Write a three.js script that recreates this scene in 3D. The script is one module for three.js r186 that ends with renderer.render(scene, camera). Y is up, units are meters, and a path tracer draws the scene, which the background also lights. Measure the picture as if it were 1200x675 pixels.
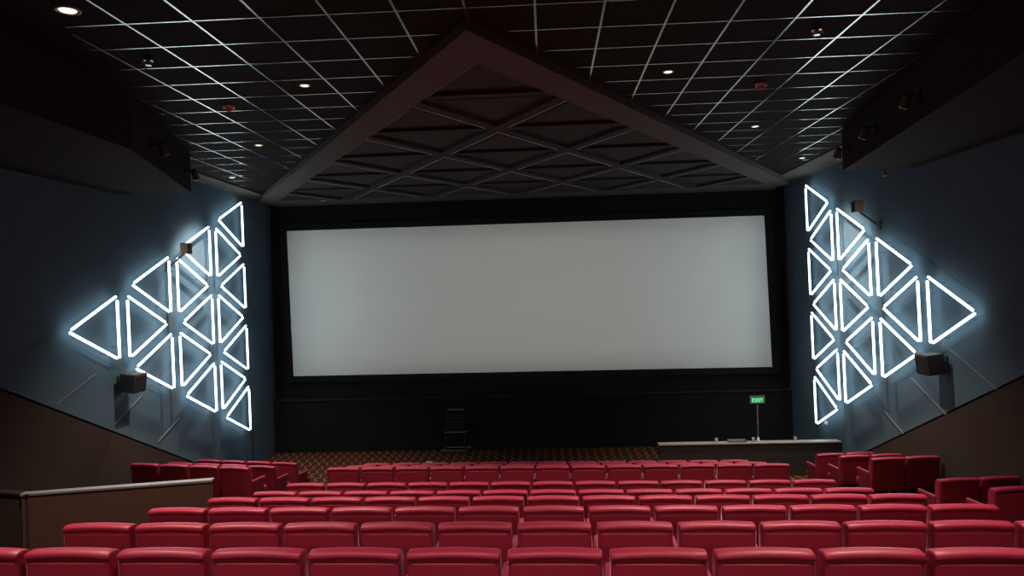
import * as THREE from 'three';
import { RoundedBoxGeometry } from 'three/addons/geometries/RoundedBoxGeometry.js';
import { mergeGeometries, mergeVertices, toCreasedNormals } from 'three/addons/utils/BufferGeometryUtils.js';
import { RectAreaLightUniformsLib } from 'three/addons/lights/RectAreaLightUniformsLib.js';

// ---------------------------------------------------------------- camera, light levels, exposure
const scene = new THREE.Scene();
scene.background = new THREE.Color(0x000000);
const FOCAL = 839.8;                                        // in pixels of a 1200 x 675 frame
const camera = new THREE.PerspectiveCamera(2 * Math.atan(337.5 / FOCAL) * 180 / Math.PI, 1200 / 675, 0.05, 100);
camera.position.set(0, 0, 0);
{
  const yaw = 0.0492, pitch = 0.0045, roll = 0.0285;
  const f = new THREE.Vector3(-Math.sin(yaw) * Math.cos(pitch), Math.sin(pitch), -Math.cos(yaw) * Math.cos(pitch));
  const r = new THREE.Vector3(Math.cos(yaw), 0, -Math.sin(yaw)), u = new THREE.Vector3().crossVectors(r, f);
  camera.up.copy(u.multiplyScalar(Math.cos(roll)).addScaledVector(r, Math.sin(roll)));
  camera.lookAt(f);
}
scene.add(camera);
const renderer = new THREE.WebGLRenderer({ antialias: true });
renderer.toneMapping = THREE.LinearToneMapping;
renderer.toneMappingExposure = 1.0;
renderer.shadowMap.enabled = true;
RectAreaLightUniformsLib.init();

const LED = new THREE.Color().setRGB(0.80, 0.94, 1.0);      // cool white tubes
const LED_GLOW = 4.5, LED_AREA = 0.3;
const WARM = new THREE.Color().setRGB(1.0, 0.83, 0.69);    // downlights
const DOWN_CD = 66, REAR_CD = 20, DOWN_GLOW = 2.2;
const PROJECTOR = new THREE.Color().setRGB(0.93, 1.0, 0.96), PROJECTOR_CD = 235;

// ---------------------------------------------------------------- helpers
let seed = 7;
const rnd = () => { seed = (seed * 1664525 + 1013904223) >>> 0; return seed / 4294967296; };
const used = new Map();
function numbered(name) {
  const n = used.get(name) ?? 0; used.set(name, n + 1);
  return n ? name + '_' + String(n).padStart(3, '0') : name;
}
const shade = (o) => { o.traverse((m) => { if (m.isMesh) { m.castShadow = true; m.receiveShadow = true; } }); return o; };
function thing(name, label, category, pos = [0, 0, 0], turn = 0, group) {
  const o = new THREE.Group(); o.name = numbered(name); o.position.set(...pos); o.rotation.y = turn;
  o.userData = { label, category }; if (group) o.userData.group = group;
  scene.add(o); return o;
}
function part(parent, name, geo, mat, label) {
  const m = new THREE.Mesh(geo, mat); m.castShadow = m.receiveShadow = true;
  const siblings = parent.children.filter((c) => c.name.replace(/_\d{3}$/, '') === name).length;
  m.name = siblings ? name + '_' + String(siblings).padStart(3, '0') : name;
  if (label) m.userData.label = label;
  parent.add(m); return m;
}
function structure(name) { const g = new THREE.Group(); g.name = name; g.userData.kind = 'structure'; scene.add(g); return g; }
const box = (w, h, d, x = 0, y = 0, z = 0) => new THREE.BoxGeometry(w, h, d).translate(x, y, z);
const rbox = (w, h, d, r, x = 0, y = 0, z = 0, s = 2) => new RoundedBoxGeometry(w, h, d, s, r).translate(x, y, z);
function span(a, b, y0, y1, z0, z1) { return box(b - a, y1 - y0, z1 - z0, (a + b) / 2, (y0 + y1) / 2, (z0 + z1) / 2); }
function rod(a, b, r, seg = 8) {                            // cylinder between two points
  const A = new THREE.Vector3(...a), B = new THREE.Vector3(...b), d = B.clone().sub(A), L = d.length();
  const g = new THREE.CylinderGeometry(r, r, L, seg);
  g.applyQuaternion(new THREE.Quaternion().setFromUnitVectors(new THREE.Vector3(0, 1, 0), d.normalize()));
  return g.translate((A.x + B.x) / 2, (A.y + B.y) / 2, (A.z + B.z) / 2);
}
function prismY(pts, y0, y1) {                              // polygon in (x, z), between two heights
  const s = new THREE.Shape(pts.map(([x, z]) => new THREE.Vector2(x, -z)));
  return new THREE.ExtrudeGeometry(s, { depth: y1 - y0, bevelEnabled: false }).rotateX(-Math.PI / 2).translate(0, y0, 0);
}
function prismX(pts, x0, x1) {                              // polygon in (z, y), between two x
  const s = new THREE.Shape(pts.map(([z, y]) => new THREE.Vector2(-z, y)));
  return new THREE.ExtrudeGeometry(s, { depth: x1 - x0, bevelEnabled: false }).rotateY(Math.PI / 2).translate(x0, 0, 0);
}
function metres(g, sx = 1, sy = 1) {                        // uv in metres from the dominant face direction
  if (g.index) g = g.toNonIndexed();
  const p = g.attributes.position, n = g.attributes.normal, uv = new Float32Array(p.count * 2);
  for (let i = 0; i < p.count; i++) {
    const ax = Math.abs(n.getX(i)), ay = Math.abs(n.getY(i)), az = Math.abs(n.getZ(i));
    const [u, v] = ay >= ax && ay >= az ? [p.getX(i), p.getZ(i)] : ax >= az ? [p.getZ(i), p.getY(i)] : [p.getX(i), p.getY(i)];
    uv[i * 2] = u * sx; uv[i * 2 + 1] = v * sy;
  }
  g.setAttribute('uv', new THREE.BufferAttribute(uv, 2)); return g;
}
// clip a convex polygon [[u, v]...] with a*u + b*v + c >= 0
function clip(poly, a, b, c) {
  const out = [], f = (p) => a * p[0] + b * p[1] + c;
  poly.forEach((p, i) => {
    const q = poly[(i + 1) % poly.length], fp = f(p), fq = f(q);
    if (fp >= 0) out.push(p);
    if ((fp >= 0) !== (fq >= 0)) { const t = fp / (fp - fq); out.push([p[0] + (q[0] - p[0]) * t, p[1] + (q[1] - p[1]) * t]); }
  });
  return out;
}
const area = (p) => Math.abs(p.reduce((s, a, i) => { const b = p[(i + 1) % p.length]; return s + a[0] * b[1] - a[1] * b[0]; }, 0) / 2);

// ---------------------------------------------------------------- textures
function canvas(w, h, draw) { const c = document.createElement('canvas'); c.width = w; c.height = h; draw(c.getContext('2d'), w, h); return c; }
function tex(c, srgb, rx = 1, ry = 1) {
  const t = new THREE.CanvasTexture(c); t.wrapS = t.wrapT = THREE.RepeatWrapping; t.repeat.set(rx, ry);
  if (srgb) t.colorSpace = THREE.SRGBColorSpace; t.magFilter = THREE.LinearFilter; return t;
}
const grainCanvas = (size, lo, hi, dots, r) => canvas(size, size, (g) => {
  const mid = (lo + hi) / 2 | 0; g.fillStyle = `rgb(${mid},${mid},${mid})`; g.fillRect(0, 0, size, size);
  for (let i = 0; i < dots; i++) {
    const v = lo + rnd() * (hi - lo) | 0; g.fillStyle = `rgba(${v},${v},${v},0.5)`;
    g.beginPath(); g.arc(rnd() * size, rnd() * size, r * (0.4 + rnd()), 0, 7); g.fill();
  }
});
const leatherBump = tex(grainCanvas(512, 60, 200, 9000, 3.5), false, 3, 3);
const plasterBump = tex(grainCanvas(512, 90, 165, 7000, 3), false, 1, 1);
// woven carpet: tan zigzag diamonds on dark brown
const carpetCanvas = canvas(512, 512, (g, w, h) => {
  g.fillStyle = '#3a2219'; g.fillRect(0, 0, w, h);
  for (let i = 0; i < 6000; i++) { const v = 30 + rnd() * 40 | 0; g.fillStyle = `rgba(${v + 25},${v + 4},${v - 6},0.5)`; g.fillRect(rnd() * w, rnd() * h, 4, 3); }
  const n = 4, s = w / n;
  g.lineWidth = 17; g.strokeStyle = '#866848';
  for (let j = -1; j <= n; j++) for (let i = -1; i <= n; i++) {
    g.beginPath(); g.moveTo(i * s, j * s); g.lineTo((i + 0.5) * s, (j + 0.5) * s); g.lineTo(i * s, (j + 1) * s); g.stroke();
  }
  g.lineWidth = 8; g.strokeStyle = '#6b2f2a';
  for (let j = -1; j <= n; j++) for (let i = -1; i <= n; i++) {
    g.beginPath(); g.moveTo((i + 1) * s, j * s); g.lineTo((i + 0.55) * s, (j + 0.5) * s); g.lineTo((i + 1) * s, (j + 1) * s); g.stroke();
  }
});

// ---------------------------------------------------------------- materials
const lin = (r, g, b) => new THREE.Color().setRGB(r, g, b);
const std = (name, color, roughness, extra = {}) => { const m = new THREE.MeshPhysicalMaterial({ color, roughness, ...extra }); m.name = name; return m; };
const M = {
  tile: std('black ceiling tile', lin(0.016, 0.012, 0.010), 0.85, { specularIntensity: 0.25 }),
  bar: std('grey tee bar', lin(0.70, 0.70, 0.68), 0.24, { metalness: 1.0 }),
  slab: std('black slab', lin(0.008, 0.008, 0.008), 0.95, { specularIntensity: 0.2 }),
  plaster: std('grey plaster', lin(0.105, 0.104, 0.097), 0.85, { bumpMap: plasterBump, bumpScale: 0.0006, specularIntensity: 0.4 }),
  bead: std('pale edge bead', lin(0.50, 0.50, 0.48), 0.5),
  coffer: std('dark grey coffer panel', lin(0.045, 0.045, 0.043), 0.8, { specularIntensity: 0.4 }),
  bulkhead: std('dark bulkhead', lin(0.026, 0.024, 0.023), 0.9, { specularIntensity: 0.3 }),
  wallPanel: std('dark blue grey wall panel', lin(0.090, 0.155, 0.205), 0.8, { specularIntensity: 0.35, bumpMap: plasterBump, bumpScale: 0.0004 }),
  wallLow: std('dark brown wall panel', lin(0.056, 0.040, 0.034), 0.85, { specularIntensity: 0.3 }),
  wallCore: std('black wall core', lin(0.012, 0.012, 0.013), 0.95, { specularIntensity: 0.2 }),
  frontWall: std('black front wall', lin(0.012, 0.013, 0.016), 0.9, { specularIntensity: 0.25 }),
  ledge: std('black painted ledge', lin(0.022, 0.022, 0.024), 0.7, { specularIntensity: 0.4 }),
  screen: std('silver cinema screen', lin(0.80, 0.82, 0.79), 0.62, { metalness: 0.8 }),
  carpet: std('patterned carpet', 0xffffff, 0.95, { map: tex(carpetCanvas, true, 1.25, 0.68), specularIntensity: 0.1 }),
  leather: std('red leather', lin(0.33, 0.020, 0.052), 0.42, { sheen: 1.0, sheenColor: lin(1.0, 0.66, 0.94), sheenRoughness: 0.4, bumpMap: leatherBump, bumpScale: 0.0006, specularIntensity: 0.7 }),
  leatherDark: std('dark red leather side', lin(0.20, 0.014, 0.030), 0.6, { specularIntensity: 0.5 }),
  blackPlastic: std('black plastic', lin(0.012, 0.012, 0.013), 0.55),
  blackMetal: std('black painted steel', lin(0.02, 0.02, 0.022), 0.4),
  steel: std('worn steel tube', lin(0.45, 0.45, 0.45), 0.32, { metalness: 0.85 }),
  chrome: std('chromed metal', lin(0.6, 0.6, 0.6), 0.2, { metalness: 1 }),
  white: std('white plastic', lin(0.75, 0.72, 0.68), 0.5),
  redPlastic: std('red plastic', lin(0.5, 0.03, 0.02), 0.5),
  brownPanel: std('brown laminate', lin(0.088, 0.044, 0.034), 0.6, { specularIntensity: 0.5 }),
  capRail: std('grey metal cap rail', lin(0.35, 0.35, 0.35), 0.45, { metalness: 0.6 }),
  counterTop: std('grey counter top', lin(0.30, 0.29, 0.28), 0.45),
  counterBody: std('dark counter front', lin(0.030, 0.022, 0.020), 0.8),
  tan: std('tan painted box', lin(0.52, 0.36, 0.20), 0.6),
  speakerBox: std('grey speaker cabinet', lin(0.055, 0.053, 0.051), 0.6),
  mesh: std('speaker grille', lin(0.02, 0.02, 0.022), 0.8),
  ring: std('brushed trim ring', lin(0.35, 0.30, 0.25), 0.4, { metalness: 0.7 }),
};
const ledMat = std('led tube glow', lin(0.9, 0.9, 0.9), 0.5, { emissive: LED.clone(), emissiveIntensity: LED_GLOW });
const lampMat = std('downlight lens glow', lin(0.8, 0.75, 0.7), 0.5, { emissive: lin(1, 0.86, 0.68), emissiveIntensity: DOWN_GLOW });

// ---------------------------------------------------------------- room sizes (metres; the eye of the camera is the origin)
const WL = -7.1, WR = 5.975, H = 2.45, FRONT = -18.2, BACK = 6.0, FLOOR = -3.98, TILE = 0.6;
const SEAT_H = 0.77, PITCH = 0.555;
const ROWS = [                                               // nearest first: depth of the seat backs, height of their tops
  [3.943, -1.414], [5.036, -1.623], [6.145, -1.846], [7.245, -2.073], [8.39, -2.329], [9.47, -2.52], [11.22, -2.738], [12.34, -2.982], [13.46, -3.212],
];
const rowFloor = (k) => k >= 8 ? FLOOR : k >= 0 ? ROWS[k][1] - SEAT_H : ROWS[0][1] - SEAT_H - k * 0.22;
const rowZ = (k) => k >= 0 ? ROWS[k][0] : ROWS[0][0] + k * 1.1;

// ---------------------------------------------------------------- floor: carpeted tiers
{
  const floor = structure('floor');
  const tier = (x0, x1, z0, z1, y) => part(floor, 'floor_tier', metres(span(x0, x1, -5.0, y, -z1, -z0)), M.carpet);
  for (let k = -9; k <= 8; k++) {
    const a = Math.max(rowZ(k) - 0.2, -BACK), b = k === 8 ? 13.6 : rowZ(k + 1) - 0.2, y = rowFloor(k);
    if (b <= -BACK) continue;
    if (k <= 2) tier(WL, WR, a, b, y);
    else if (k === 3) tier(WL, WR, a, b, y);
    else if (k <= 5) tier(WL, 4.4, a, k === 5 ? 11.02 : b, y);
    else if (k < 8) tier(-4.4, 4.4, a, b, y);
  }
  tier(WL, -4.4, 11.02, 11.95, -3.42); tier(WL, -4.4, 11.95, 13.1, -3.717); tier(WL, -4.4, 13.1, 14.5, -3.93);
  tier(4.4, WR, 8.19, 9.05, -3.107); tier(4.4, WR, 9.05, 10.95, -3.303); tier(4.4, WR, 10.95, 12.2, -3.475); tier(4.4, WR, 12.2, 13.3, -3.717); tier(4.4, WR, 13.3, 14.5, -3.93);
  part(floor, 'front_floor', metres(mergeGeometries([span(-4.4, 4.4, -5.0, FLOOR, FRONT, -13.26), span(WL, -4.4, -5.0, FLOOR, FRONT, -14.5), span(4.4, WR, -5.0, FLOOR, FRONT, -14.5)])), M.carpet);
}

// ---------------------------------------------------------------- side walls with slanted panels
function wallSide(name, x, dir) {                            // dir: +1 when the room lies towards +x
  const w = structure(name);
  part(w, 'wall_core', span(Math.min(x - dir * 0.03, x - dir * 0.33), Math.max(x - dir * 0.03, x - dir * 0.33), -5, 2.9, FRONT - 0.3, BACK + 0.3), M.wallCore);
  const put = (poly, name, mat) => part(w, name, metres(prismX(poly, Math.min(x, x - dir * 0.03), Math.max(x, x - dir * 0.03))), mat);
  // the slanted joint: y at a depth d in front of the camera
  const S = 0.432, line = (d) => -1.49 - S * (d - 9.9), G = 0.0015, DZ = 1.265;
  const n = Math.hypot(1, S);
  // upper cladding: diamonds between joints that fall and joints that rise towards the screen
  for (let i = -7; i <= 9; i++) for (let j = -9; j <= 14; j++) {
    // falling joints: y + S d = c1 + i * P ; rising joints: y - S d = c2 + j * P, P = 2 S DZ / 2
    const P = S * DZ * 2, c1 = -1.49 + S * 9.9, c2 = -1.49 - S * 9.9;
    let poly = [[-30, -9], [30, -9], [30, 9], [-30, 9]];     // (d, y)
    poly = clip(poly, S / n, 1 / n, -(c1 + i * P) / n - (i === 0 ? 0.016 : G)); poly = clip(poly, -S / n, -1 / n, (c1 + (i + 1) * P) / n - G);
    poly = clip(poly, -S / n, 1 / n, -(c2 + j * P) / n - G); poly = clip(poly, S / n, -1 / n, (c2 + (j + 1) * P) / n - G);
    poly = clip(poly, 1, 0, BACK); poly = clip(poly, -1, 0, -FRONT); poly = clip(poly, 0, 1, -FLOOR + 0.6); poly = clip(poly, 0, -1, H);
    if (i < 0) continue;
    if (poly.length > 2 && area(poly) > 0.01) put(poly.map(([d, y]) => [-d, y]), 'wall_panel', M.wallPanel);
  }
  // lower cladding below the slanted joint, upright joints
  for (let i = -13; i <= 7; i++) {
    const d0 = 9.92 + i * DZ, d1 = d0 + DZ;
    let poly = [[d0 + G, -4.6], [d1 - G, -4.6], [d1 - G, 9], [d0 + G, 9]];
    poly = clip(poly, -S / n, -1 / n, (-1.49 + S * 9.9) / n - 0.016);
    poly = clip(poly, 1, 0, BACK); poly = clip(poly, -1, 0, -FRONT); poly = clip(poly, 0, -1, H);
    if (poly.length > 2 && area(poly) > 0.01) put(poly.map(([d, y]) => [-d, y]), 'lower_wall_panel', M.wallLow);
  }
  return w;
}
const wallL = wallSide('wall_left', WL, 1), wallR = wallSide('wall_right', WR, -1);
// thin metal strips on some of the rising joints: ends as (height, depth)
const strips = (w, x, dir, list) => list.forEach(([[ya, da], [yb, db]]) => {
  const L = Math.hypot(yb - ya, db - da);
  part(w, 'joint_strip', new THREE.BoxGeometry(0.012, 0.018, L).rotateX(Math.atan2(yb - ya, db - da)).translate(x + dir * 0.006, (ya + yb) / 2, -(da + db) / 2), M.capRail);
});
strips(wallL, WL, 1, [[[-1.455, 9.96], [-1.106, 10.89]], [[-1.99, 11.32], [-1.62, 12.18]], [[-2.54, 12.62], [-2.245, 13.383]]]);
strips(wallR, WR, -1, [[[-1.50, 9.92], [-1.038, 11.04]], [[-2.055, 11.16], [-1.625, 12.18]], [[-2.615, 12.5], [-2.331, 13.19]]]);

// ---------------------------------------------------------------- front wall, masking, screen
{
  const w = structure('wall_front');
  part(w, 'wall_core', span(WL - 0.33, WR + 0.33, -5, 2.9, FRONT - 0.3, FRONT), M.frontWall);
  part(w, 'stage_front', span(WL, WR, FLOOR, -2.66, FRONT, FRONT + 0.12), M.frontWall);
  part(w, 'ledge', span(WL, WR, -2.66, -2.62, FRONT, FRONT + 0.15), M.ledge);
  const top = [1.712, 1.706], bot = [-2.022, -2.064], xl = [-6.656, -6.580], xr = [5.446, 5.530], Z = -18.1;
  const C = [[xl[0], top[0]], [xr[0], top[1]], [xr[1], bot[1]], [xl[1], bot[0]]];
  const grow = (d) => { const cx = -0.56, cy = -0.16; return C.map(([x, y]) => [x + Math.sign(x - cx) * d, y + Math.sign(y - cy) * d]); };
  const flat = (pts) => new THREE.Shape(pts.map((p) => new THREE.Vector2(...p)));
  const mask = flat(grow(0.16)); mask.holes.push(new THREE.Path(grow(0.004).map((p) => new THREE.Vector2(...p))));
  const scr = thing('projection_screen', 'wide white cinema screen with a black masking border on the front wall', 'screen', [0, 0, 0]);
  part(scr, 'screen_surface', new THREE.ExtrudeGeometry(flat(C), { depth: 0.03, bevelEnabled: false }).translate(0, 0, Z - 0.06), M.screen);
  part(scr, 'masking_border', new THREE.ExtrudeGeometry(mask, { depth: 0.1, bevelEnabled: true, bevelSize: 0.004, bevelThickness: 0.004, bevelSegments: 1 }).translate(0, 0, Z - 0.09), M.frontWall);
}

// ---------------------------------------------------------------- back wall with the projection port (behind the camera)
const PORT = [-0.57, 1.75];
{
  const w = structure('wall_back'), [px, py] = PORT, a = 0.35, b = 0.22;
  part(w, 'wall_core', mergeGeometries([span(WL - 0.33, px - a, -5, 2.9, BACK, BACK + 0.3), span(px + a, WR + 0.33, -5, 2.9, BACK, BACK + 0.3),
    span(px - a, px + a, -5, py - b, BACK, BACK + 0.3), span(px - a, px + a, py + b, 2.9, BACK, BACK + 0.3)]), M.wallCore);
  part(w, 'booth_shell', mergeGeometries([span(-2, 1, 0.6, 0.7, BACK + 0.3, 8), span(-2, 1, 2.8, 2.9, BACK + 0.3, 8), span(-2.1, -2, 0.6, 2.9, BACK + 0.3, 8), span(1, 1.1, 0.6, 2.9, BACK + 0.3, 8), span(-2.1, 1.1, 0.6, 2.9, 8, 8.1)]), M.wallCore);
  const L = [px, py, 7.0], Zs = -18.1, D = L[2] - Zs, gate = 0.4, k = gate / D;
  const x0 = px + (-6.5 - px) * k, x1 = px + (5.36 - px) * k, y0 = py + (-2.10 - py) * k, y1 = py + (1.78 - py) * k, zg = L[2] - gate;
  const p = thing('projector', 'digital cinema projector in the booth behind the rear wall', 'projector', [0, 0, 0]);
  part(p, 'housing', mergeGeometries([span(px - 0.35, px + 0.35, 1.35, 1.38, zg, 7.5), span(px - 0.35, px + 0.35, 2.0, 2.03, zg, 7.5), span(px - 0.35, px - 0.32, 1.35, 2.03, zg, 7.5), span(px + 0.32, px + 0.35, 1.35, 2.03, zg, 7.5), span(px - 0.35, px + 0.35, 1.35, 2.03, 7.5, 7.53)]), M.blackMetal);
  part(p, 'lens_gate', mergeGeometries([span(px - 0.35, x0, 1.35, 2.03, zg, zg + 0.004), span(x1, px + 0.35, 1.35, 2.03, zg, zg + 0.004), span(x0, x1, 1.35, y0, zg, zg + 0.004), span(x0, x1, y1, 2.03, zg, zg + 0.004)]), M.blackMetal);
  part(p, 'stand', span(px - 0.25, px + 0.25, 0.702, 1.35, 6.7, 7.4), M.blackMetal);
  const s = new THREE.SpotLight(PROJECTOR, PROJECTOR_CD, 0, 0.30, 0.1, 2);
  s.position.set(...L); s.target.position.set(-0.57, -0.17, Zs); s.castShadow = true; s.shadow.radius = 0.5; s.shadow.mapSize.set(2048, 2048);
  s.shadow.camera.near = 0.05; s.shadow.camera.far = 30;
  scene.add(s, s.target);
}

// ---------------------------------------------------------------- ceiling
// the coffered triangle: lattice apex, depth of a row, half width of a cell
const TX = -0.66, TZ = 6.85, TR = 1.79, TH = 1.065, TN = 6;
const node = (k, j) => [TX + (2 * j - k) * TH, -(TZ + k * TR)];
{
  const c = structure('ceiling');
  part(c, 'ceiling_slab', span(WL - 0.33, WR + 0.33, H + 0.03, 2.9, FRONT - 0.3, BACK + 0.3), M.slab);
  const inTriangle = (x, d, m) => d > TZ + m && Math.abs(x - TX) < (d - TZ) / TR * TH - m;
  const leftEdge = (d) => d > 11.8 ? -6.6 : Math.max(-5.95, Math.min(-3.2, -4.15 - 0.30 * (d - 6)) - 0), rightEdge = (d) => d > 11.85 ? 5.3 : Math.max(3.3, 4.16 + 0.155 * (d - 7.7));
  const X0 = -3.638, D0 = 6.125;
  const tileGeo = new THREE.BoxGeometry(TILE - 0.006, 0.02, TILE - 0.006);
  const spots = [];
  for (let i = -6; i <= 16; i++) for (let j = -20; j <= 19; j++) {
    const x = X0 + (i + 0.5) * TILE, d = D0 + (j + 0.5) * TILE;
    if (x < WL + 0.25 || x > WR - 0.2 || d > 17.9 || d < -BACK + 0.2) continue;
    if (x < leftEdge(d) - 0.5 || x > rightEdge(d) + 0.5 || inTriangle(x, d, 0.55)) continue;
    const px = 600 + FOCAL * (x + 0.0492 * d) / d, py = 340 - FOCAL * H / d;
    spots.push([x, d, d > 0.5 && px > -40 && px < 1240 && py > -40]);
  }
  spots.sort((a, b) => (b[2] - a[2]) || a[1] - b[1]);
  const rest = [];
  spots.forEach(([x, d], n) => {
    if (n < 300) part(c, 'ceiling_tile', tileGeo, M.tile).position.set(x, H + 0.012, -d);
    else rest.push(tileGeo.clone().translate(x, H + 0.012, -d));
  });
  if (rest.length) part(c, 'ceiling_tile_field', mergeGeometries(rest), M.tile).userData.kind = 'stuff';
  // tee bars: long runners towards the screen, cross bars between the edges
  const BW = 0.021, y0 = H - 0.006, y1 = H + 0.004;
  for (let i = -6; i <= 16; i++) {
    const x = X0 + i * TILE; if (x < -6.6 || x > 5.3) continue;
    // runs only where the grid is visible
    let start = -BACK, end = 17.6;
    if (x < TX) { while (start < 17 && x < leftEdge(start) + 0.0) start += 0.1; } else while (start < 17 && x > rightEdge(start)) start += 0.1;
    const far = TZ + Math.max(0, Math.abs(x - TX) - 0.1) / TH * TR; end = Math.min(end, far);
    if (end - start > 0.2) part(c, 'grid_runner', span(x - BW / 2, x + BW / 2, y0, y1, -end, -start), M.bar);
  }
  for (let j = -19; j <= 19; j++) {
    const d = D0 + j * TILE; if (d < -BACK + 0.1 || d > 17.5) continue;
    const a = Math.max(leftEdge(d), WL + 0.05), b = Math.min(rightEdge(d), WR - 0.05);
    const h = d > TZ ? (d - TZ) / TR * TH : 0;
    if (h > 0) {
      if (TX - h - a > 0.1) part(c, 'grid_cross_bar', span(a, TX - h, y0 + 0.001, y1, -d - BW / 2, -d + BW / 2), M.bar);
      if (b - TX - h > 0.1) part(c, 'grid_cross_bar', span(TX + h, b, y0 + 0.001, y1, -d - BW / 2, -d + BW / 2), M.bar);
    } else part(c, 'grid_cross_bar', span(a, b, y0 + 0.001, y1, -d - BW / 2, -d + BW / 2), M.bar);
  }
  // plaster margins by the walls and above the screen
  part(c, 'plaster_margin', metres(prismY([[WL, -11.8], [-6.6, -11.8], [-6.6, -16.3], [-6.9, -17.3], [-6.9, FRONT], [WL, FRONT]], H - 0.03, H + 0.03)), M.plaster);
  part(c, 'plaster_margin', metres(prismY([[5.3, -11.85], [WR, -11.85], [WR, FRONT], [5.7, FRONT], [5.7, -17.3], [5.3, -16.3]], H - 0.03, H + 0.03)), M.plaster);
  part(c, 'plaster_margin', metres(span(-6.9, 5.7, H - 0.10, H + 0.03, FRONT, -17.36)), M.plaster);
  // side bulkheads, lower than the grid
  const rb = [[4.83, -11.85], [WR, -11.85], [WR, BACK], [3.0, BACK], [3.0, -0.5], [4.16, -7.7]];
  const lb = [[WL, -11.7], [-5.9, -11.7], [-4.85, -8.2], [-4.8, -6.0], [-4.7, BACK], [WL, BACK]];
  part(c, 'bulkhead', metres(prismY(rb, 1.8, H + 0.03)), M.bulkhead);
  part(c, 'bulkhead', metres(prismY(lb, 1.8, H + 0.03)), M.bulkhead);
  // coffer panels
  const cell = (pts, inset) => {                             // inset triangle
    const cx = (pts[0][0] + pts[1][0] + pts[2][0]) / 3, cz = (pts[0][1] + pts[1][1] + pts[2][1]) / 3;
    return pts.map(([x, z]) => [cx + (x - cx) * inset, cz + (z - cz) * inset]);
  };
  const beadStrip = (c, a, b) => {
    const dx = b[0] - a[0], dz = b[1] - a[1], L = Math.hypot(dx, dz);
    part(c, 'edge_bead', new THREE.BoxGeometry(L, 0.058, 0.014).rotateY(-Math.atan2(dz, dx)).translate((a[0] + b[0]) / 2, H - 0.058, (a[1] + b[1]) / 2), M.bead);
  };
  for (let k = 0; k < TN; k++) {
    for (let j = 0; j <= k; j++) {
      const P = [node(k, j), node(k + 1, j + 1), node(k + 1, j)];
      part(c, 'coffer_panel', prismY(cell(P, 0.97), H - 0.03, H + 0.02), M.coffer);
      const q = part(c, 'coffer_raised_panel', prismY(cell(P, 0.60), H - 0.045, H - 0.02), M.coffer);
      // pale bead along the two slanting sides of the cell
      for (const sd of [-1, 1]) {
        const k2 = TH / TR, off = (sd < 0 ? j === 0 : j === k) ? 0.255 : 0.098, nn = Math.hypot(1, k2), ox = off * nn;
        const [ax, az] = P[0], z0 = az - ox / k2 , z1 = az - TR + 0.1;
        beadStrip(c, [ax + sd * ((az - z0) * k2 - ox), z0], [ax + sd * ((az - z1) * k2 - ox), z1]);
      }
      if (j > 0) {
        const R = [node(k, j - 1), node(k + 1, j), node(k, j)];
        part(c, 'coffer_panel', prismY(cell(R, 0.97), H - 0.03, H + 0.02), M.coffer);
        part(c, 'coffer_raised_panel', prismY(cell(R, 0.60), H - 0.045, H - 0.02), M.coffer);
      }
    }
  }
  const beam = (a, b, w, y, name, mat) => {
    const dx = b[0] - a[0], dz = b[1] - a[1], L = Math.hypot(dx, dz);
    const g = new THREE.BoxGeometry(L, H - y + 0.02, w).rotateY(-Math.atan2(dz, dx)).translate((a[0] + b[0]) / 2, (H + 0.02 + y) / 2, (a[1] + b[1]) / 2);
    return part(c, name, metres(g), mat);
  };
  for (let k = 1; k < TN; k++) beam(node(k, 0), node(k, k), 0.15, H - 0.080, 'coffer_rib', M.coffer);
  for (let j = 1; j < TN; j++) {
    beam(node(j, 0), node(TN, TN - j), 0.17, H - 0.082, 'coffer_rib', M.coffer);
    beam(node(j, j), node(TN, j), 0.17, H - 0.084, 'coffer_rib', M.coffer);
  }
  // wide outer band, one mitred piece
  {
    const w = 0.24, s = Math.hypot(1, TH / TR);
    const ends = TN - 0.12, o = (m) => { const za = TZ - m / Math.sin(Math.atan(TH / TR)); return za; };
    const zo = o(w), zi = o(-w), zb = TZ + ends * TR, k = TH / TR;
    const outer = [[TX, -zo], [TX + (zb - zo) * k, -zb], [TX + (zb - zi) * k, -zb], [TX, -zi], [TX - (zb - zi) * k, -zb], [TX - (zb - zo) * k, -zb]]
      .map(([x, z]) => [Math.max(WL, Math.min(WR, x)), z]);
    part(c, 'frame_band', metres(prismY(outer, H - 0.10, H + 0.02)), M.plaster);
  }
}

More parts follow.
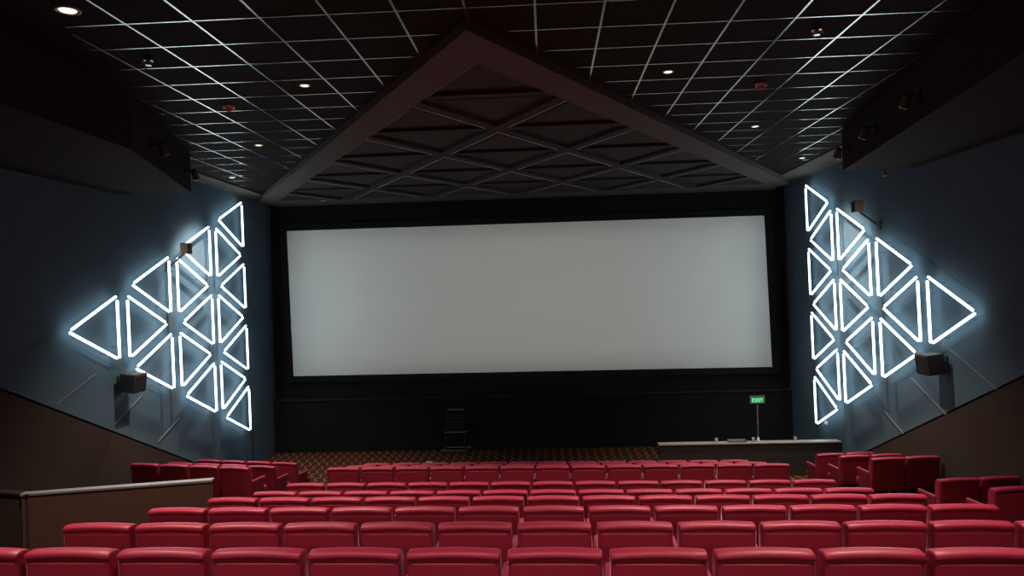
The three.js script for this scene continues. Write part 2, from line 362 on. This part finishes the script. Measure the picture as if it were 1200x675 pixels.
// ---------------------------------------------------------------- LED triangle arrays on the side walls
const nth = ['', 'first', 'second', 'third', 'fourth', 'fifth', 'sixth', 'seventh', 'eighth', 'ninth', 'tenth', 'eleventh', 'twelfth', 'thirteenth'];
function tubeGeo(len, r) { return new THREE.CapsuleGeometry(r, len, 3, 10); }
function ledArray(side, x, P, where) {
  const inward = -side;                                      // towards the room
  const fit = ([z, y]) => { const zz = z + P.sh * (y - P.yc); return new THREE.Vector3(x + inward * 0.13, y + P.slope * (zz - 2 * P.d), -(P.z0 + zz)); };
  for (let i = 0; i < 4; i++) {
    const list = [];
    for (let j = 0; j <= i; j++) list.push(['out', P.yc - (j - i / 2) * P.p]);
    for (let j = 0; j < i; j++) list.push(['in', P.yc - (j + 0.5 - i / 2) * P.p]);
    list.sort((a, b) => b[1] - a[1]);
    list.forEach(([kind, y], n) => {
      const zt = kind === 'out' ? i * P.d + P.ti : (i + 1) * P.d - P.ti, ze = kind === 'out' ? (i + 1) * P.d - P.ei : i * P.d + P.ei;
      const c = [[zt, y], [ze, y + P.hv], [ze, y - P.hv]].map(fit);
      const mid = c[0].clone().add(c[1]).add(c[2]).divideScalar(3); mid.x = x + inward * 0.002;
      const col = ['', 'third column from the screen', 'second column from the screen', 'column nearest the screen'][i];
      const label = i === 0 ? `white LED triangle outline at the tip of the ${where} wall array, farthest from the screen`
        : `white LED triangle outline, ${nth[n + 1]} from the top, ${col}, ${where} wall array`;
      const t = thing('led_triangle_light', label, 'wall light', mid.toArray(), 0, `LED triangles on the ${where} wall`);
      for (let e = 0; e < 3; e++) {
        const A = c[e].clone().sub(mid), B = c[(e + 1) % 3].clone().sub(mid), dir = B.clone().sub(A), L = dir.length(); dir.normalize();
        const a = A.clone().addScaledVector(dir, 0.068), b = B.clone().addScaledVector(dir, -0.022), m = a.clone().add(b).multiplyScalar(0.5);
        const tube = part(t, 'led_tube', tubeGeo(a.distanceTo(b) - 0.04, 0.0205), ledMat);
        tube.position.copy(m); tube.quaternion.setFromUnitVectors(new THREE.Vector3(0, 1, 0), dir);
        for (const f of [0.2, 0.8]) {
          const q = a.clone().lerp(b, f);
          part(t, 'standoff', rod([0, q.y, q.z], [q.x - inward * 0.01, q.y, q.z], 0.006, 6), M.wallPanel);
        }
        const l = new THREE.RectAreaLight(LED, LED_AREA, L - 0.08, 0.05);
        const face = new THREE.Vector3(inward, 0, 0), X = dir.clone(), Zv = face.clone().negate(), Y = new THREE.Vector3().crossVectors(Zv.clone().negate(), X).negate();
        const basis = new THREE.Matrix4().makeBasis(X, new THREE.Vector3().crossVectors(face.clone().negate(), X), face.clone().negate());
        l.quaternion.setFromRotationMatrix(basis); l.position.copy(m).add(mid).addScaledVector(face, 0.03);
        scene.add(l);
      }
    });
  }
}
ledArray(-1, WL, { z0: 9.803, d: 1.646, p: 1.4151, yc: -0.414, hv: 0.519, ti: 0.290, ei: 0.1434, sh: -0.0322, slope: -0.0013 }, 'left');
ledArray(1, WR, { z0: 9.820, d: 1.6453, p: 1.4200, yc: -0.4727, hv: 0.526, ti: 0.283, ei: 0.1453, sh: 0.042, slope: 0.0008 }, 'right');

// ---------------------------------------------------------------- downlights
const ringGeo = new THREE.LatheGeometry([[0.062, 0.012], [0.066, -0.006], [0.085, -0.010], [0.092, -0.004], [0.092, 0.004]].map((p) => new THREE.Vector2(...p)), 24);
const lensGeo = new THREE.CylinderGeometry(0.063, 0.058, 0.012, 24);
function downlight(x, d, label, cd, scale = 0.72, cone = 0.8) {
  const t = thing('ceiling_downlight', label, 'ceiling light', [x, H, -d], 0, 'recessed ceiling downlights');
  part(t, 'trim_ring', ringGeo, M.ring).scale.set(scale, 1, scale); part(t, 'lamp_lens', lensGeo, lampMat).scale.set(scale, 1, scale);
  const s = new THREE.SpotLight(WARM, cd, 0, cone, 0.6, 2);
  s.position.set(x, H - 0.05, -d); s.target.position.set(x, H - 3, -d); s.castShadow = true; s.shadow.radius = 3; scene.add(s, s.target);
}
downlight(-3.93, 5.785, 'warm recessed downlight glowing at the top left of the black tile ceiling', DOWN_CD, 1.1);
downlight(-2.736, 8.157, 'small recessed downlight in black tiles just left of the coffered triangle', DOWN_CD);
downlight(-4.541, 11.231, 'small recessed downlight in the left black tiles close to the coffered triangle', DOWN_CD);
downlight(-6.273, 14.129, 'small recessed downlight at the far left corner of the black tiles above the LED array', DOWN_CD);
downlight(1.446, 8.236, 'small recessed downlight in black tiles just right of the coffered triangle', DOWN_CD);
downlight(3.292, 11.281, 'small recessed downlight in the right black tiles close to the coffered triangle', DOWN_CD);
downlight(5.058, 14.297, 'small recessed downlight at the far right corner of the black tiles above the LED array', DOWN_CD);
downlight(2.6, 5.8, 'recessed downlight above the top right frame edge, over the right aisle', DOWN_CD);
[[-3.3, 'left'], [-0.66, 'middle'], [1.98, 'right']].forEach(([x, w]) =>
  downlight(x, 2.3, `recessed downlight in the row over the camera, the ${w} one of three`, DOWN_CD * 0.4, 0.72, 0.95));
// two house spotlights high on the rear wall, aimed over the central block
for (const x of [-2.1, 0.9]) {
  const t = thing('house_spotlight', `black house spotlight high on the rear wall, ${x < 0 ? 'left' : 'right'} of the projection port`, 'spotlight', [x, 2.0, BACK - 0.002], 0, 'rear wall house spotlights');
  const aim = new THREE.Vector3(x * 0.4, -2.5, -7), at = new THREE.Vector3(x, 2.0, BACK - 0.22), q = new THREE.Quaternion().setFromUnitVectors(new THREE.Vector3(0, -1, 0), aim.clone().sub(at).normalize());
  part(t, 'arm', rod([0, 0, 0], [0, 0, -0.16], 0.02), M.blackMetal);
  const can = new THREE.LatheGeometry([[0.0001, 0.12], [0.06, 0.12], [0.085, 0.0], [0.085, -0.09], [0.078, -0.09], [0.078, -0.01], [0.0001, -0.01]].map((p) => new THREE.Vector2(...p)), 20).applyQuaternion(q).translate(0, 0, -0.2);
  part(t, 'lamp_housing', can, M.blackMetal);
  part(t, 'lamp_lens', new THREE.CylinderGeometry(0.07, 0.07, 0.01, 20).translate(0, -0.03, 0).applyQuaternion(q).translate(0, 0, -0.2), lampMat);
  const s = new THREE.SpotLight(WARM, REAR_CD, 0, 0.34, 1.0, 2);
  s.position.copy(at).addScaledVector(aim.clone().sub(at).normalize(), 0.12); s.target.position.copy(aim); s.castShadow = true; s.shadow.radius = 3; scene.add(s, s.target);
}

// ---------------------------------------------------------------- seats
const seatGeo = (() => {
  // side profile of the padded back: flat rear, top roll that overhangs it, soft front
  const prof = new THREE.Shape();
  prof.moveTo(-0.040, 0); prof.lineTo(0.038, 0); prof.lineTo(0.040, 0.448);
  prof.bezierCurveTo(0.041, 0.452, 0.049, 0.453, 0.051, 0.458); prof.bezierCurveTo(0.053, 0.470, 0.048, 0.476, 0.036, 0.478);
  prof.bezierCurveTo(0.008, 0.484, -0.025, 0.482, -0.040, 0.469); prof.bezierCurveTo(-0.055, 0.450, -0.054, 0.40, -0.050, 0.36); prof.lineTo(-0.040, 0);
  let back = new THREE.ExtrudeGeometry(prof, { depth: 0.484, steps: 8, curveSegments: 5, bevelEnabled: true, bevelSize: 0.010, bevelThickness: 0.014, bevelSegments: 3 });
  back.rotateY(-Math.PI / 2).translate(0.242, 0.014, 0);
  { const p = back.attributes.position;
    for (let i = 0; i < p.count; i++) {                       // (x across, y up, z: profile, towards the rear)
      const x = p.getX(i), y = p.getY(i), z = p.getZ(i);
      p.setXYZ(i, x, y + (y > 0.3 ? 0.010 * (1 - (x / 0.256) ** 2) * Math.min(1, (y - 0.3) / 0.15) : 0), z + 0.08 * (y - 0.25));
    }
    back.deleteAttribute('uv'); back.deleteAttribute('normal'); back = toCreasedNormals(mergeVertices(back, 1e-4), 0.7); back = metres(back);
    back.translate(0, SEAT_H - 0.508, 0); }
  const panel = rbox(0.466, 0.416, 0.016, 0.010, 0, 0, 0, 2), q = panel.attributes.position;
  for (let i = 0; i < q.count; i++) q.setZ(i, q.getZ(i) + 0.08 * (q.getY(i) - 0.012));
  panel.computeVertexNormals(); panel.translate(0, SEAT_H - 0.508 + 0.238, 0.046);
  const cushion = rbox(0.462, 0.115, 0.44, 0.045, 0, 0.315, -0.29, 3);
  const pad = (s) => rbox(0.040, 0.055, 0.36, 0.017, s * 0.252, 0.520, -0.215, 3);
  const side = (s) => rbox(0.034, 0.45, 0.30, 0.012, s * 0.252, 0.275, -0.19, 2);
  const foot = (s) => rbox(0.040, 0.05, 0.34, 0.008, s * 0.252, 0.025, -0.19, 1);
  const holder = rbox(0.2, 0.14, 0.30, 0.02, 0, 0.19, -0.26, 1);
  return { back, panel, cushion, pad, side, foot, holder };
})();
const seatPads = [seatGeo.pad(-1), seatGeo.pad(1)], seatSides = [seatGeo.side(-1), seatGeo.side(1)], seatFeet = [seatGeo.foot(-1), seatGeo.foot(1)];
function makeSeat() {
  const t = new THREE.Group(); t.name = numbered('cinema_seat');
  part(part(t, 'backrest', seatGeo.back, M.leather), 'back_panel', seatGeo.panel, M.leather); part(t, 'seat_cushion', seatGeo.cushion, M.leather);
  for (const k of [0, 1]) { part(t, 'armrest', seatPads[k], M.leather); part(part(t, 'side_panel', seatSides[k], M.leatherDark), 'foot', seatFeet[k], M.blackPlastic); }
  part(t, 'seat_mechanism', seatGeo.holder, M.blackPlastic);
  return t;
}
let proto = null;
function seat(x, y, z, turn, label, group) {
  let t; if (!proto) t = proto = makeSeat(); else { t = proto.clone(); t.name = numbered('cinema_seat'); }
  t.position.set(x, y, z); t.rotation.y = turn; t.userData = { label, category: 'seat', group };
  scene.add(t); return t;
}
{
  const rowName = ['row nearest the camera', 'second row from the camera', 'third row from the camera', 'fourth row from the camera', 'fifth row from the camera', 'sixth row from the camera', 'third row from the screen', 'second row from the screen', 'row nearest the screen'];
  const turn = -0.03;
  ROWS.forEach(([d, top], k) => {
    const last = k === 0 ? 5 : 6;
    for (let j = -6; j <= last; j++) {
      const x = j * PITCH;
      seat(x, rowFloor(k), -(d - 0.03 * x), turn, `red cinema seat, ${nth[j + 7]} from left, central block, ${rowName[k]}`, 'red seats of the central block');
    }
  });
  // side blocks, turned towards the screen
  const block = (name, end, from, rows, step, th, count) => rows.forEach(([x, d, y, rn]) => {
    for (let j = 0; j < count; j++) {
      const s = step * j;
      seat(x + (from < 0 ? -s : s) * Math.cos(th), y, -(d + s * Math.abs(Math.sin(th))), from < 0 ? -th : th,
        `red cinema seat, ${name} side block, ${nth[j + 1]} from the aisle, ${rn}`, `red seats of the ${name} side block`);
    }
  });
  block('left', 0, -1, [[-5.00, 11.12, -3.42, 'row nearest the camera'], [-5.10, 12.42, -3.717, 'middle row'], [-5.12, 13.55, -3.93, 'row nearest the screen']], 0.56, 0.2, 4);
  block('right', 0, 1, [[5.12, 8.27, -3.107, 'row nearest the camera'], [5.12, 9.38, -3.303, 'second row from the camera'], [5.11, 11.25, -3.475, 'third row from the camera'], [5.12, 12.46, -3.717, 'second row from the screen'], [5.12, 13.52, -3.93, 'row nearest the screen']], 0.548, 0.1, 2);
}

// ---------------------------------------------------------------- low partition at the left entrance
{
  const t = thing('entrance_partition', 'low brown partition wall with a thin grey cap rail left of the seats', 'partition', [-5.45, rowFloor(3), -7.2]);
  const top = -1.95 - rowFloor(3), A = [1.70, -0.43], B = [0, 0], C = [-1.63, -0.4];
  const wall = (a, b, w, y0, y1) => {
    const dx = b[0] - a[0], dz = b[1] - a[1], L = Math.hypot(dx, dz) + w;
    return new THREE.BoxGeometry(L, y1 - y0, w).rotateY(-Math.atan2(dz, dx)).translate((a[0] + b[0]) / 2, (y0 + y1) / 2, (a[1] + b[1]) / 2);
  };
  part(t, 'partition_panel', metres(wall(B, A, 0.09, 0, top - 0.02)), M.brownPanel);
  part(t, 'partition_panel', metres(wall(C, B, 0.088, 0, top - 0.02)), M.wallLow);
  part(t, 'cap_rail', wall(B, A, 0.11, top - 0.02, top), M.capRail);
  part(t, 'cap_rail', wall(C, B, 0.108, top - 0.021, top - 0.001), M.blackMetal);
}

// ---------------------------------------------------------------- counter by the right wall with the EXIT sign
{
  const cz = -15.1, cx = 2.23, y = -3.28;
  const t = thing('low_counter', 'long low dark barrier with a narrow grey top in front of the screen at right', 'counter', [0, FLOOR, cz]);
  const h = y - FLOOR;
  part(t, 'counter_front', span(cx + 0.02, WR - 0.012, 0, h - 0.03, -0.17, 0), M.counterBody);
  part(t, 'counter_top', rbox(WR - 0.012 - cx, 0.032, 0.22, 0.008, (cx + WR - 0.012) / 2, h - 0.016, -0.085), M.counterTop);
  const signC = canvas(256, 128, (g, w, hh) => {
    g.fillStyle = '#022a16'; g.fillRect(0, 0, w, hh);
    g.fillStyle = '#0c7a3c'; g.fillRect(8, 8, w - 16, hh - 16);
    g.fillStyle = '#8dffc4'; g.font = 'bold 92px sans-serif'; g.textAlign = 'center'; g.textBaseline = 'middle'; g.fillText('EXIT', w / 2, hh / 2 + 4);
  });
  const signT = tex(signC, true);
  const face = std('lit exit sign face', lin(0.05, 0.05, 0.05), 0.5, { emissive: 0xffffff, emissiveMap: signT, emissiveIntensity: 1.0 });
  const sx = 4.30, e = thing('exit_sign', 'green lit EXIT sign on a thin pole standing on the low counter', 'sign', [sx, y, cz - 0.09]);
  part(e, 'pole', rod([0, 0.0, 0], [0, 0.79, 0], 0.014, 10), M.steel);
  part(e, 'collar', rod([0, 0.36, 0], [0, 0.40, 0], 0.026, 12), M.chrome);
  part(e, 'pole_foot', new THREE.LatheGeometry([[0.0001, 0], [0.045, 0], [0.042, 0.03], [0.022, 0.055], [0.02, 0.09], [0.0001, 0.09]].map((p) => new THREE.Vector2(...p)), 16), M.white);
  const sb = part(e, 'sign_box', rbox(0.34, 0.18, 0.05, 0.02, 0, 0.87, 0), M.blackPlastic);
  part(sb, 'sign_face', new THREE.PlaneGeometry(0.30, 0.145).translate(0, 0.87, 0.026), face);
  // small things left on the counter
  const cup = (x, w) => { const o = thing('cup', `small white cup on the low counter, ${w}`, 'cup', [x, y, cz - 0.09], 0, 'white cups on the counter');
    part(o, 'cup_body', new THREE.LatheGeometry([[0.0001, 0.004], [0.024, 0], [0.027, 0.05], [0.032, 0.085], [0.029, 0.085], [0.024, 0.05], [0.021, 0.008], [0.0001, 0.008]].map((p) => new THREE.Vector2(...p)), 16), M.white); };
  cup(3.44, 'leftmost of three, left of the flat tray'); cup(4.20, 'beside the foot of the exit sign pole'); cup(5.06, 'rightmost of three, nearest the side wall');
  const tr = thing('tray', 'flat grey tray lying on the low counter left of the exit sign', 'tray', [3.86, y, cz - 0.09]);
  part(tr, 'tray_base', rbox(0.36, 0.02, 0.16, 0.006, 0, 0.01, 0), M.capRail);
  part(tr, 'tray_rim', mergeGeometries([box(0.36, 0.03, 0.012, 0, 0.03, 0.074), box(0.36, 0.03, 0.012, 0, 0.03, -0.074), box(0.012, 0.03, 0.16, 0.174, 0.03, 0), box(0.012, 0.03, 0.16, -0.174, 0.03, 0)]), M.capRail);
}

// ---------------------------------------------------------------- steel rack on a wheeled base before the front wall
{
  const t = thing('rolling_rack', 'black steel rack on a low wheeled base standing below the screen', 'rack', [-2.40, FLOOR, -17.72]);
  const r = 0.014, y0 = 0.09;
  part(t, 'base_frame', mergeGeometries([rod([-0.33, y0, 0.12], [0.27, y0, 0.12], r), rod([0.27, y0, 0.12], [0.38, y0, -0.26], r), rod([-0.22, y0, -0.26], [0.38, y0, -0.26], r), rod([-0.33, y0, 0.12], [-0.22, y0, -0.26], r)]), M.steel);
  for (const [x, z] of [[-0.33, 0.12], [0.27, 0.12], [0.38, -0.26], [-0.22, -0.26]]) {
    const w = part(t, 'wheel', new THREE.CylinderGeometry(0.038, 0.038, 0.024, 14).rotateZ(Math.PI / 2).translate(x, 0.038, z), M.blackPlastic);
  }
  part(t, 'post', rod([-0.26, y0, -0.10], [-0.19, 1.06, -0.14], r), M.blackMetal);
  part(t, 'post', rod([0.24, y0, -0.10], [0.20, 1.06, -0.14], r), M.blackMetal);
  part(t, 'top_bar', rod([-0.19, 1.06, -0.14], [0.22, 1.06, -0.14], 0.018), M.steel);
  part(t, 'middle_bar', rod([-0.27, 0.50, -0.11], [0.27, 0.50, -0.11], 0.016), M.steel);
  for (const h of [0.60, 0.68, 0.76, 0.84, 0.92]) part(t, 'slat', box(0.40, 0.03, 0.012, 0.0, h, -0.13), M.blackMetal);
  part(t, 'side_arm', rod([0.25, 0.50, -0.11], [0.34, 0.55, -0.04], r), M.steel);
}

// ---------------------------------------------------------------- wall loudspeakers
function speaker(x, dir, y, z, label) {
  const t = thing('wall_loudspeaker', label, 'loudspeaker', [x + dir * 0.002, y, z], 0, 'dark grey wall loudspeakers');
  const tilt = new THREE.Matrix4().makeRotationZ(-dir * 0.12).setPosition(dir * 0.22, 0, 0);
  const g = (q) => q.applyMatrix4(tilt);
  part(t, 'cabinet', g(rbox(0.26, 0.30, 0.36, 0.012, 0, 0, 0)), M.speakerBox);
  part(t, 'cabinet_top', g(rbox(0.25, 0.012, 0.35, 0.005, 0, 0.152, 0)), M.speakerBox);
  part(t, 'front_grille', g(rbox(0.012, 0.26, 0.32, 0.005, dir * 0.133, 0, 0)), M.mesh);
  part(t, 'bracket', mergeGeometries([span(Math.min(0, dir * 0.02), Math.max(0, dir * 0.02), -0.12, 0.12, -0.09, 0.09), rod([0, 0, 0], [dir * 0.12, 0, 0], 0.025)]), M.blackMetal);
}
speaker(WL, 1, -1.33, -11.52, 'dark grey wall loudspeaker on a bracket below the left LED array');
speaker(WR, -1, -1.28, -11.15, 'dark grey wall loudspeaker on a bracket below the right LED array');
// small tan boxes on arms above the arrays
function armBox(x, dir, y, z, label) {
  const t = thing('wall_mounted_box', label, 'wall fixture', [x + dir * 0.002, y, z], 0);
  part(t, 'box_body', rbox(0.16, 0.20, 0.15, 0.012, dir * 0.42, 0, 0), M.blackPlastic);
  part(t, 'face_plate', rbox(0.14, 0.175, 0.012, 0.004, dir * 0.42, 0, 0.078), M.tan, 'tan face plate');
  part(t, 'arm', mergeGeometries([rod([dir * 0.40, -0.08, 0], [dir * 0.02, -0.34, -0.1], 0.018), span(Math.min(0, dir * 0.025), Math.max(0, dir * 0.025), -0.42, -0.26, -0.17, -0.03)]), M.speakerBox);
}
armBox(WL, 1, 0.965, -13.0, 'small tan box on an arm inside the upper triangles of the left LED array');
armBox(WR, -1, 1.33, -13.05, 'small tan box on an arm just above the right LED array');

// ---------------------------------------------------------------- small ceiling and bulkhead fittings
function detector(x, d, label) {
  const t = thing('smoke_detector', label, 'smoke detector', [x, H, -d]);
  part(t, 'detector_base', new THREE.CylinderGeometry(0.075, 0.07, 0.03, 20).translate(0, -0.021, 0), M.white);
  part(t, 'detector_dome', new THREE.LatheGeometry([[0.0001, -0.075], [0.03, -0.07], [0.045, -0.05], [0.05, -0.035], [0.0001, -0.035]].map((p) => new THREE.Vector2(...p)), 18), M.redPlastic);
}
detector(2.682, 8.892, 'red and white smoke detector on the right black ceiling tiles');
detector(-3.963, 8.883, 'red and white smoke detector on the left black ceiling tiles');
function sprinkler(x, d, y, label) {
  const t = thing('ceiling_sprinkler', label, 'sprinkler', [x, y, -d]);
  part(t, 'escutcheon', new THREE.CylinderGeometry(0.04, 0.045, 0.015, 16).translate(0, -0.0135, 0), M.chrome);
  part(t, 'sprinkler_head', mergeGeometries([rod([0, 0, 0], [0, -0.06, 0], 0.012), new THREE.CylinderGeometry(0.03, 0.03, 0.005, 14).translate(0, -0.065, 0)]), M.chrome);
  for (const a of [0.5, 2.6, 4.4]) part(t, 'deflector_arm', rod([0, -0.02, 0], [Math.cos(a) * 0.06, -0.05, Math.sin(a) * 0.06], 0.008, 6), M.white);
}
sprinkler(2.663, 7.033, H, 'small chromed sprinkler on the upper right ceiling tiles');
sprinkler(-3.955, 7.04, H, 'small chromed sprinkler on the upper left ceiling tiles');
sprinkler(-5.35, 17.1, H - 0.10, 'small chromed sprinkler on the coffered frame above the left screen corner');
function spotFix(p, dir, label) {
  const t = thing('bulkhead_spotlight', label, 'spotlight', p, 0);
  part(t, 'mount_plate', rbox(0.02, 0.14, 0.10, 0.006, dir * 0.0, 0, 0), M.blackMetal);
  part(t, 'arm', rod([0, 0, 0], [dir * 0.12, -0.03, 0], 0.012), M.blackMetal);
  part(t, 'lamp_head', new THREE.CylinderGeometry(0.045, 0.06, 0.15, 16).rotateX(0.7).translate(dir * 0.14, -0.07, 0), M.blackMetal);
  part(t, 'front_rim', new THREE.TorusGeometry(0.052, 0.009, 8, 18).rotateX(Math.PI / 2 + 0.7).translate(dir * 0.14, -0.127, -0.048), M.chrome);
}
const lbX = (d) => -4.85 - (d - 8.2) * 0.3, rbX = (d) => 4.16 + (d - 7.7) * 0.1614;
spotFix([lbX(9.2) + 0.01, 2.08, -9.2], 1, 'small dark spotlight on the left bulkhead, nearer of two');
spotFix([lbX(11.3) + 0.01, 2.1, -11.3], 1, 'small dark spotlight on the left bulkhead, nearer the LED array of two');
spotFix([rbX(8.3) - 0.01, 2.1, -8.3], -1, 'small dark spotlight on the right bulkhead, farthest from the screen of three');
spotFix([rbX(10.0) - 0.01, 2.1, -10.0], -1, 'small dark spotlight on the right bulkhead, middle one of three');
spotFix([rbX(11.5) - 0.01, 2.1, -11.5], -1, 'small dark spotlight on the right bulkhead, closest to the screen of three');
// hanging microphones / wall studs by the right bulkhead
{
  const t = thing('pendant_fitting', 'small pale fitting hanging under the front edge of the right bulkhead', 'fitting', [5.45, 1.8, -11.75]);
  part(t, 'stem', rod([0, 0, 0], [0, -0.06, 0], 0.012), M.steel); part(t, 'fitting_head', rbox(0.05, 0.08, 0.05, 0.012, 0, -0.09, 0), M.steel);
  const w = thing('wall_bracket', 'narrow grey bracket high on the right wall below the bulkhead', 'bracket', [WR - 0.002, 1.70, -8.55]);
  part(w, 'bracket_plate', rbox(0.02, 0.17, 0.05, 0.006, -0.01, 0, 0), M.steel); part(w, 'bracket_hook', rod([0, -0.05, 0], [-0.06, -0.02, 0], 0.01), M.steel);
  const s = thing('wall_socket', 'small pale wall socket low on the right wall beside the counter', 'socket', [WR - 0.002, -3.05, -15.9]);
  part(s, 'socket_plate', rbox(0.012, 0.07, 0.16, 0.005, -0.006, 0, 0), M.white); part(s, 'socket_insert', rbox(0.006, 0.035, 0.05, 0.002, -0.014, 0, 0), M.capRail);
  const p = thing('paper_scrap', 'small white scrap of paper on the carpet left of the steel rack', 'paper', [-2.9, FLOOR, -16.8]);
  const g = new THREE.PlaneGeometry(0.16, 0.12, 4, 3).rotateX(-Math.PI / 2), q = g.attributes.position;
  for (let i = 0; i < q.count; i++) q.setY(i, 0.004 + 0.012 * Math.abs(Math.sin(i * 1.7)));
  g.computeVertexNormals(); const pm = M.white.clone(); pm.side = THREE.DoubleSide; part(p, 'paper_sheet', g, pm);
}

renderer.render(scene, camera);
